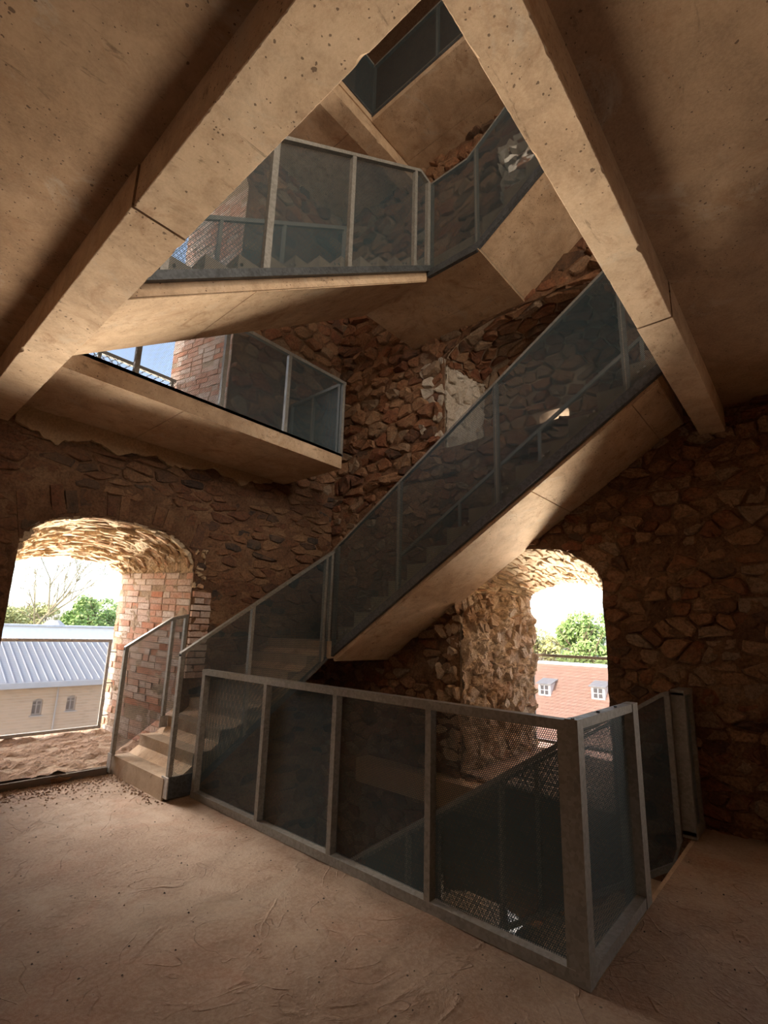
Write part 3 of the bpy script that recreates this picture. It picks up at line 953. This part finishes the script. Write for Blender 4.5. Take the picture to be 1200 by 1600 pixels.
# return railing at the corner
rr = railing('short mesh railing with heavy corner post nearest the camera', yp(0.94), (3.0, 0.97, 0),
        [(2.52, 1.115), (3.55, 1.115)], [(2.52, 0.0), (3.55, 0.0)], [(2.555, .07), (3.50, .10)], (0.0, 0.055), 0.05, 0.045, 0.06, 0.05, full=True)
for x_ in (2.535, 2.9, 3.2):
    MB().tube((x_, .965, 1.113), (x_, .965, 1.122), .009, .009, 8).build('bolt', STEELD, rr)
# railing on the far side of the descending flight and its end panel
railing('sloping mesh railing going down into the well on its wall side', xp(4.80), (4.8, 1.05, 0),
        [(1.02, 1.10), (1.08, 1.08), (4.4, -1.10)], [(1.02, -0.02), (1.10, -0.25), (4.4, -2.40)], [(1.04, .04), 2.2, 3.3], (0.0, 0.05), 0.045, 0.035, 0.05)
railing('narrow dark mesh end panel closing the gap beside the right stone wall', yp(0.92), (5.0, 0.95, 0),
        [(4.84, 1.11), (5.20, 1.11)], [(4.84, 0.0), (5.20, 0.0)], [(4.865, .05), (5.17, .05)], (0.0, 0.10), 0.03, 0.04, 0.05)
# inner railing of the descending flight
railing('sloping mesh railing inside the well seen through the front railing', xp(3.53), (3.55, 1.0, -.3),
        [(0.99, 1.11), (4.4, -1.14)], [(0.99, -0.28), (4.4, -2.53)], [(1.05, .06), 1.9, 2.75, 3.6], (0.0, 0.045), 0.002, 0.04, 0.06, bolts=0.5)

# flight along the left wall
r1 = railing('sloping mesh railing of the lower flight on the left', yp(4.48), (2.35, 4.5, 0),
        [(2.315, 1.262), (4.215, 2.513)], [(2.315, 0.03), (2.56, 0.03), (4.215, 1.20)], [(2.335, .04), 3.07, 4.075, 4.165], (0.0, 0.05), 0.004, 0.035, 0.05, 0.035, bmat=STEELD)
box('base_plate', (2.315, 2.60, 4.478, 4.486, 0.01, 0.19), STEELD, r1)
box('base_plate', (2.305, 2.316, 4.46, 4.58, 0.02, 0.19), STEELP, r1)
r1b = railing('small mesh railing with steel frame between the left window and the steps', yp(5.62), (2.3, 5.65, 0),
        [(2.265, 1.268), (2.755, 1.60), (2.945, 1.645)], [(2.265, 0.16), (2.32, 0.19), (2.78, 0.50), (2.945, 0.60)], [(2.285, .04), (2.775, .035), (2.925, .035)], (0.0, 0.05), 0.046, 0.035, 0.006)
box('base_plate', (2.258, 2.27, 5.60, 5.69, 0.02, 0.20), STEELP, r1b)
box('base_plate', (2.73, 2.82, 5.612, 5.622, 0.40, 0.52), STEELP, r1b)

# long flight
railing('long dark mesh railing rising diagonally across the middle of the picture', xp(4.18), (4.2, 4.4, 1.2),
        [(4.50, 2.518), (0.70, 5.055)], [(4.47, 1.19), (0.70, 3.65)], [(4.44, .05), 3.45, 2.22, 1.0], (0.0, 0.045), 0.002, 0.03, 0.10, 0.05, mat=STEEL, bolts=0.42, bmat=STEELD)
hr = thing('stair_handrail', (5.1, 2.5, 2.2), 'low wall-side steel handrail behind the long diagonal mesh', 'handrail')
def hz(y): return 4.56 - (y - 1.03) * .645
bar('rail', xp(5.08), (0.75, hz(.75)), (4.2, hz(4.2)), .045, 0, .03, STEEL, hr)
for y_ in (1.03, 2.14, 3.2, 4.15):
    bar('post', xp(5.08), (y_, hz(y_)), (y_ + .035, hz(y_ + .035)), .85, .003, .027, STEEL, hr)

# upper flight and landing
railing('upper mesh railing along the flight with sawtooth steps', yp(2.97), (1.2, 3.0, 3.8),
        [(1.0, 5.02), (3.88, 6.965), (4.105, 6.925)], [(1.0, 3.64), (4.105, 5.70)], [1.12, (1.89, .06), (2.79, .05), (3.80, .045), (4.06, .06)], (0.0, 0.05), 0.046, 0.04, 0.075, 0.05, bolts=0.5, bmat=STEELD)
railing('far-side mesh railing of the upper flight below the balcony opening', yp(4.02), (1.2, 4.05, 3.8),
        [(1.0, 4.88), (3.70, 6.66)], [(1.0, 3.72), (3.70, 5.50)], [1.3, 2.0, 2.75, (3.67, .04)], (0.0, 0.04), 0.036, 0.05, 0.05, 0.035)
railing('bent mesh railing of the upper landing turning towards the right beam', xp(4.08), (4.1, 2.6, 5.6),
        [(3.01, 6.925), (2.46, 6.925), (0.4, 8.34)], [(3.01, 5.62), (2.36, 5.62), (0.4, 6.94)], [(2.96, .03), 2.35, 1.2], (0.0, 0.045), 0.002, 0.025, 0.09, 0.04, bmat=STEELD)
# balcony
railing('mesh railing on the edge of the balcony slab with sky behind it', yp(4.47), (2.5, 4.5, 3.78),
        [(0.92, 4.82), (4.24, 4.82)], [(0.92, 3.745), (4.24, 3.745)], [1.57, 2.45, 3.29, (4.21, .04)], (0.0, 0.05), 0.004, 0.04, 0.035, 0.045, bmat=STEELD)
railing('end mesh panel closing the balcony towards the back wall', xp(4.19), (4.2, 5.1, 3.78),
        [(4.53, 4.82), (5.62, 4.82)], [(4.53, 3.78), (5.62, 3.78)], [(4.56, .04), 5.1, (5.59, .04)], (0.0, 0.045), 0.04, 0.04, 0.04)
# topmost
railing('topmost dark mesh railing above the pale slab edge', xp(4.085), (4.1, 2.0, 8.8),
        [(4.05, 9.78), (-1.0, 9.78)], [(4.05, 8.84), (-1.0, 8.84)], [(4.03, .03), 2.9, 1.8, 0.7], (0.0, 0.045), 0.002, 0.03, 0.03, 0.04, bmat=STEELD)
railing('dark mesh railing on the upper slab edge running away to the left', yp(4.03), (3.0, 4.05, 8.9),
        [(-1.0, 9.80), (4.08, 9.80)], [(-1.0, 8.86), (4.08, 8.86)], [3.0, 2.0, 1.0], (0.0, 0.045), 0.002, 0.03, 0.03, 0.04, bmat=STEELD)

# window guards
def guard(label, fn, base, s0, s1, z0, z1, pins):
    root = railing(label, fn, base, [(s0, z1), (s1, z1)], [(s0, z0), (s1, z0)], [(s0 + .02, .035), (s1 - .02, .035)], (0.0, 0.03), 0.026, 0.035, 0.035, mesh=MESHO, mat=STEELP)
    for (s, z, ds) in pins:
        MB().tube(fn(s, .015, z), fn(s + ds, .015, z), .006, .006, 6).build('wall_pin', STEELD, root)
    return root
guard('framed mesh guard across the left window opening', yp(6.88), (2.0, 6.9, .2), 1.30, 2.60, 0.23, 1.31, [(2.6, 1.15, .12), (2.6, .77, .12), (2.6, .38, .12)])
guard('framed mesh guard across the right window opening', xp(6.55), (6.55, 2.45, .2), 1.86, 3.02, 0.18, 1.29, [(3.0, .77, .08), (3.0, 1.0, .08)])
ug = thing('lattice_guard', (2.0, 6.8, 4.0), 'diamond lattice guard outside the upper opening against the sky', 'railing')
box('top_rail', (1.0, 2.95, 6.78, 6.83, 5.04, 5.09), STEEL, ug)
box('bottom_rail', (1.0, 2.95, 6.78, 6.83, 4.02, 4.06), STEEL, ug)
for x_ in (1.03, 1.9, 2.9):
    box('post', (x_ - .02, x_ + .02, 6.785, 6.825, 4.04, 5.05), STEEL, ug)
lat = MB()
for k in range(-9, 22):
    for d in (1, -1):
        x0 = 1.0 + k * .1; 
        pts = []
        a = Vector((x0, 6.805, 4.04)); b = Vector((x0 + d * 1.0, 6.805, 5.04))
        # clip to 1.0 .. 2.95
        def cl(p, q):
            t0, t1 = 0, 1
            dx = q.x - p.x
            for lim, sg in ((1.0, 1), (2.95, -1)):
                f0 = (p.x - lim) * sg; f1 = (q.x - lim) * sg
                if f0 < 0 and f1 < 0: return None
                if f0 < 0: t0 = max(t0, f0 / (f0 - f1))
                if f1 < 0: t1 = min(t1, f0 / (f0 - f1))
            return (p.lerp(q, t0), p.lerp(q, t1)) if t1 > t0 else None
        r_ = cl(a, b)
        if r_: lat.tube(r_[0], r_[1], .006, .006, 5)
lat.build('lattice', STEEL, ug)

# ------------------------------------------------------------------ debris
dr = random.Random(3)
deb = MB()
def chip(x, y, z, r):
    v = []
    for dx, dy, dz in ((-1, -1, 0), (1, -1, 0), (1, 1, 0), (-1, 1, 0), (0, 0, 1)):
        v.append((x + dx * r * dr.uniform(.5, 1.2), y + dy * r * dr.uniform(.5, 1.2), z + (dz * r * dr.uniform(.5, 1.1) if dz else -r * .3)))
    deb.add(v, [(0, 3, 2, 1), (0, 1, 4), (1, 2, 4), (2, 3, 4), (3, 0, 4)], dr.random())
for k in range(1500):
    x, y = dr.uniform(.6, 2.4), 5.66 - abs(dr.gauss(0, .22))
    chip(x, y, floor_z(x, y), dr.uniform(.002, .011))
for k in range(120):
    x, y = 2.28 - abs(dr.gauss(0, .06)), dr.uniform(4.45, 5.6)
    chip(x, y, floor_z(x, y), dr.uniform(.003, .012))
tag(deb.build('masonry_crumbs', DUST, tint=True), 'reddish masonry crumbs scattered along the kerb by the left window', 'rubble', kind='stuff')
deb = MB()
for k in range(900):
    x, y = dr.uniform(.4, 5.0), dr.uniform(.1, 5.4)
    if x > 2.45 and y > .9: continue
    chip(x, y, floor_z(x, y), dr.uniform(.0015, .0055))
tag(deb.build('floor_grit', m_plain('dark_grit', (.06, .045, .035))), 'dark grit scattered over the dusty floor', 'grit', kind='stuff')

# ------------------------------------------------------------------ outside
GZ = -11.0
gr = mk('ground', [(-300, -300, GZ), (400, -300, GZ), (400, 400, GZ), (-300, 400, GZ)], [(0, 1, 2, 3)], m_plain('pale_paving', (.30, .27, .22), var=.3, scale=.15))
struct(gr)

# long building with a metal roof, left window
FAC, nt_ = nodes('pale_stone_facade'); g = NT(nt_); p = coords(g)
bt_ = g.n('ShaderNodeTexBrick', {'Vector': g.n('ShaderNodeCombineXYZ', {0: g.n('ShaderNodeSeparateXYZ', {0: p}).outputs[0], 1: g.n('ShaderNodeSeparateXYZ', {0: p}).outputs[2]}).outputs[0], 'Color1': (.54, .37, .24, 1), 'Color2': (.36, .24, .15, 1), 'Mortar': (.52, .41, .31, 1), 'Scale': 1.0, 'Mortar Size': .02, 'Brick Width': .42, 'Row Height': .17}).outputs[0]
g.out(g.mix(g.range(g.noise(p, 1.5, 6, .7), .35, .7, 0, .6), bt_, (.50, .38, .28)), .9)
ROOFM = m_plain('zinc_roof', (0.26, 0.29, 0.33), .5, 0, .05, 1.0)
SEAM = m_plain('zinc_seam', (0.42, 0.44, 0.47), .5, 0, .05)
GLASS = m_plain('window_glass', (0.10, 0.10, 0.11), .25, 0, .1)
FRAMEM = m_plain('window_frame_paint', (0.35, 0.33, 0.31), .7, 0, .05)
bA = thing('metal_roofed_building', (11, 40, GZ), 'long pale stone building with grey standing-seam roof outside the left window', 'building')
YF = 36.0
# facade with window holes
wins = [(9.55, 10.10, -3.98, -3.02), (11.38, 11.93, -3.88, -2.95), (7.4, 7.95, -3.98, -3.02), (13.5, 14.05, -3.88, -2.95)]
loops = [[Vector((-5, GZ, 0)), Vector((30, GZ, 0)), Vector((30, -2.2, 0)), Vector((-5, -2.2, 0))]]
def win_out(w):
    return arch_outline(w[0], w[1], w[2], w[3] - .12, .12, 2, 1, 8)
for w in wins: loops.append([Vector((a, b, 0)) for a, b in win_out(w)])
tri = tessellate_polygon(loops)
flat = [v for l in loops for v in l]
mb = MB(); mb.add([(v.x, YF, v.y) for v in flat], tri)
for w in wins:
    o_ = win_out(w); n = len(o_)
    mb.add([(a, YF, b) for a, b in o_] + [(a, YF + .25, b) for a, b in o_], [(k, (k + 1) % n, n + (k + 1) % n, n + k) for k in range(n)])
mb.add([(-5, YF, GZ), (-5, YF + 10, GZ), (-5, YF + 10, -2.2), (-5, YF, -2.2)], [(0, 1, 2, 3)])
mb.add([(30, YF, GZ), (30, YF + 10, GZ), (30, YF + 10, -2.2), (30, YF, -2.2)], [(0, 1, 2, 3)])
mb.build('facade', FAC, bA)
for w in wins:
    f_ = MB().box(w[0], w[1], YF + .2, YF + .26, w[2], w[2] + .06).box(w[0], w[1], YF + .2, YF + .26, w[3] - .2, w[3])
    for xx in (w[0], (w[0] + w[1]) / 2 - .03, w[1] - .06):
        f_.box(xx, xx + .06, YF + .19, YF + .26, w[2], w[3])
    f_.box(w[0], w[1], YF + .195, YF + .26, w[2] + .55, w[2] + .6)
    fo = f_.build('window', FRAMEM, bA)
    box('pane', (w[0], w[1], YF + .265, YF + .29, w[2], w[3]), GLASS, fo)
    box('sill', (w[0] - .08, w[1] + .08, YF - .08, YF + .1, w[2] - .08, w[2]), FRAMEM, bA)
rv = [(-5.4, 35.6, -2.0), (30.4, 35.6, -2.0), (30.4, 41, .33), (-5.4, 41, .33)]
mk('roof', rv + [(x, y, z - .15) for x, y, z in rv] + [(-5.4, 46.4, -2.0), (30.4, 46.4, -2.0)], [(0, 1, 2, 3), (4, 7, 6, 5), (0, 4, 5, 1), (1, 5, 6, 2), (0, 3, 7, 4), (3, 2, 9, 8)], ROOFM, bA)
sv, sf = [], []
base_v = [(-.025, 35.58, -1.98), (.025, 35.58, -1.98), (.025, 41, .36), (-.025, 41, .36), (-.025, 35.58, -1.92), (.025, 35.58, -1.92), (.025, 41, .43), (-.025, 41, .43)]
sm = None
for k in range(46):
    x = 5.0 + .42 * k
    if x > 24: break
    if sm is None:
        o = mk('roof_seam', [(a + 0, b, c) for a, b, c in base_v], BF, SEAM, bA); sm = o.data
    else:
        o = bpy.data.objects.new('roof_seam', sm); col.objects.link(o); o.parent = bA; o.matrix_parent_inverse = Matrix.Translation(-bA.location)
    o.location = (x, 0, 0)
box('gutter', (-5.4, 30.4, 35.42, 35.6, -2.33, -2.02), SEAM, bA)
box('gutter', (-5.4, 30.4, 35.6, 36.1, -2.38, -2.26), FRAMEM, bA)
MB().tube((10.78, 35.9, -2.3), (10.78, 35.9, GZ), .05).build('downpipe', FRAMEM, bA)
# pale flat-roofed hall behind it
bW = thing('white_hall', (20, 66, GZ), 'plain white flat-roofed hall behind the metal roof', 'building')
WH = m_plain('white_render', (.72, .72, .72), .9, 0, .03)
box('wall', (-15, 34, 60, 70, GZ, 1.05), WH, bW)
box('roof_edge', (-15.2, 34.2, 59.8, 70.2, 1.05, 1.22), m_plain('roof_edge_metal', (.45, .46, .48)), bW)
MB().tube((17.2, 62, 1.2), (17.2, 62, 1.75), 1.1, .5, 12).build('roof_light', FRAMEM, bW)

# red tiled building, right window
TILE, nt_ = nodes('clay_tiles'); g = NT(nt_); p = coords(g)
sxyz = g.n('ShaderNodeSeparateXYZ', {0: p})
row = g.math('FRACT', g.math('MULTIPLY', sxyz.outputs[2], 4.2))
colm = g.math('FRACT', g.math('MULTIPLY', sxyz.outputs[1], 4.5))
nn = g.noise(p, 3.0, 5, .7)
cc = g.ramp(nn, [(.3, (.30, .165, .12)), (.55, (.37, .22, .165)), (.75, (.43, .28, .22))])
cc = g.mix(g.math('MULTIPLY', g.math('LESS_THAN', row, .2), .45), cc, (.13, .06, .045))
cc = g.mix(g.math('MULTIPLY', g.math('LESS_THAN', colm, .16), .3), cc, (.16, .07, .05))
g.out(cc, .85)
LEAD = m_plain('lead_grey', (.26, .26, .27), .6)
bR = thing('red_tiled_building', (48, 18, GZ), 'red tiled roof with two small dormers outside the right window', 'building')
RX, RZ, EX, EZ = 47.0, -.80, 40.0, -7.6   # ridge and eaves
def roof_z(x): return RZ + (x - RX) * (RZ - EZ) / (RX - EX)
mk('roof', [(EX, -25, EZ), (EX, 70, EZ), (RX, 70, RZ), (RX, -25, RZ), (2 * RX - EX, -25, EZ), (2 * RX - EX, 70, EZ)], [(0, 3, 2, 1), (3, 4, 5, 2)], TILE, bR)
box('wall', (EX + .5, 2 * RX - EX - .5, -24.5, 69.5, GZ, EZ + .3), FAC, bR)
rc = MB()
for k in range(95):
    rc.tube((RX, -25 + k, RZ - .02), (RX, -25 + k + .98, RZ - .02), .20, .17, 8)
rc.build('ridge_tiles', WH, bR)
for (y_, x_) in ((19.2, 44.2), (14.65, 44.35)):
    zb = roof_z(x_)
    w = .55
    dm = MB()
    hgt = .95
    xr = x_ + 1.35
    dm.add([(x_, y_ - w, zb - .1), (x_, y_ + w, zb - .1), (x_, y_ + w, zb + hgt), (x_, y_ - w, zb + hgt), (xr, y_ - w, roof_z(xr) - .1), (xr, y_ + w, roof_z(xr) - .1), (xr, y_ + w, zb + hgt + .2), (xr, y_ - w, zb + hgt + .2)],
           [(0, 1, 2, 3), (0, 3, 7, 4), (1, 5, 6, 2), (3, 2, 6, 7)])
    do = dm.build('dormer', WH, bR)
    dr_ = MB(); xe = x_ + 1.6
    t0, t1 = zb + hgt + .02, zb + hgt + .42
    dr_.hexa([(x_ - .2, y_ - w - .15, t0), (x_ - .2, y_ + w + .15, t0), (xe, y_ + w + .15, t1), (xe, y_ - w - .15, t1), (x_ - .2, y_ - w - .15, t0 + .08), (x_ - .2, y_ + w + .15, t0 + .08), (xe, y_ + w + .15, t1 + .08), (xe, y_ - w - .15, t1 + .08)])
    dr_.build('dormer_roof', LEAD, do)
    for yy in (-1, 1):
        for zz in range(2):
            box('pane', (x_ - .03, x_ - .005, y_ + yy * .2 - .15, y_ + yy * .2 + .15, zb + .12 + zz * .4, zb + .46 + zz * .4), GLASS, do)

# trees
tr = random.Random(11)
def leafmat(name, c, c2):
    mt, nt = nodes(name); g = NT(nt)
    t = g.n('ShaderNodeAttribute', attribute_name='tint').outputs['Fac']
    cc = g.mix(t, c, c2)
    g.out(cc, .8)
    return mt
LEAFG = leafmat('fresh_leaves', (.15, .25, .06), (.40, .50, .18))
LEAFY = leafmat('spring_leaves', (.30, .30, .10), (.52, .50, .22))
BARK = m_plain('bark', (.16, .11, .07))
def branch(mb, p, d, L, r, depth):
    q = p + d * L
    mb.tube(p, q, r, r * .65, 5)
    if depth == 0: return
    for k in range(3 if depth > 1 else 4):
        nd = (d + Vector((tr.uniform(-1, 1), tr.uniform(-1, 1), tr.uniform(-.3, .7))) * .75).normalized()
        branch(mb, p.lerp(q, tr.uniform(.6, 1)), nd, L * tr.uniform(.6, .8), r * .55, depth - 1)
def tree(name, label, c, rx, rz, trunk_z, n, mat, size, group, bdepth=4):
    root = thing(name, (c[0], c[1], trunk_z), label, 'tree', group)
    mb = MB()
    branch(mb, Vector((c[0], c[1], trunk_z)), Vector((0, 0, 1)), (c[2] - trunk_z) * .55, .3, bdepth)
    mb.build('trunk', BARK, root)
    lv = MB()
    lumps = []
    for k in range(26):
        a = tr.uniform(0, 6.28); h = tr.uniform(-1, 1); rr_ = math.sqrt(max(0, 1 - h * h)) * tr.uniform(.45, .8)
        lumps.append((Vector((c[0] + math.cos(a) * rr_ * rx, c[1] + math.sin(a) * rr_ * rx, c[2] + h * .75 * rz)), tr.uniform(.25, .42)))
    for k in range(n):
        lc, lr = tr.choice(lumps)
        d = Vector((tr.gauss(0, 1), tr.gauss(0, 1), tr.gauss(0, 1))).normalized() * (lr * tr.uniform(.6, 1.0))
        p = lc + Vector((d.x * rx, d.y * rx, d.z * rz))
        u = Vector((tr.uniform(-1, 1), tr.uniform(-1, 1), tr.uniform(-1, 1))).normalized(); w = u.orthogonal().normalized()
        s = size * tr.uniform(.6, 1.3)
        lv.add([p - u * s, p + w * s * .6, p + u * s, p - w * s * .6], [(0, 1, 2, 3)], tr.random())
    lv.build('crown', mat, root, tint=True)
    return root
tree('leafy_tree', 'bright green rounded tree beyond the white hall outside the left window', (25.7, 76, 1.9), 4.2, 3.5, GZ, 6000, LEAFG, .26, None)
tree('leafy_tree', 'yellow-green low tree at the left behind the white hall', (16.6, 90, 1.4), 5.0, 2.9, GZ, 5000, LEAFY, .24, None)
tree('leafy_tree', 'pale green low tree between the yellow-green and the bright green trees', (25.4, 98, 1.2), 5.0, 3.2, GZ, 3500, LEAFY, .24, None)
tree('leafy_tree', 'bright green rounded tree above the red roof outside the right window', (60, 20.6, 0.2), 4.3, 4.3, GZ, 8000, LEAFG, .26, None)
tree('leafy_tree', 'yellow-green tree left of the green one above the red roof', (66, 29.0, -.6), 4.2, 3.2, GZ, 4000, LEAFY, .26, None)
tree('leafy_tree', 'pale tree at the left edge of the right window', (76, 39.0, -1.2), 4.8, 3.2, GZ, 3500, LEAFY, .26, None)
bt = thing('bare_tree', (16.4, 76, GZ), 'tall bare-branched tree at the left edge of the left window', 'tree')
mb = MB()
branch(mb, Vector((16.4, 76, GZ)), Vector((0, 0, 1)), 9.5, .36, 7)
mb.build('branches', m_plain('pale_bark', (.30, .25, .15)), bt)
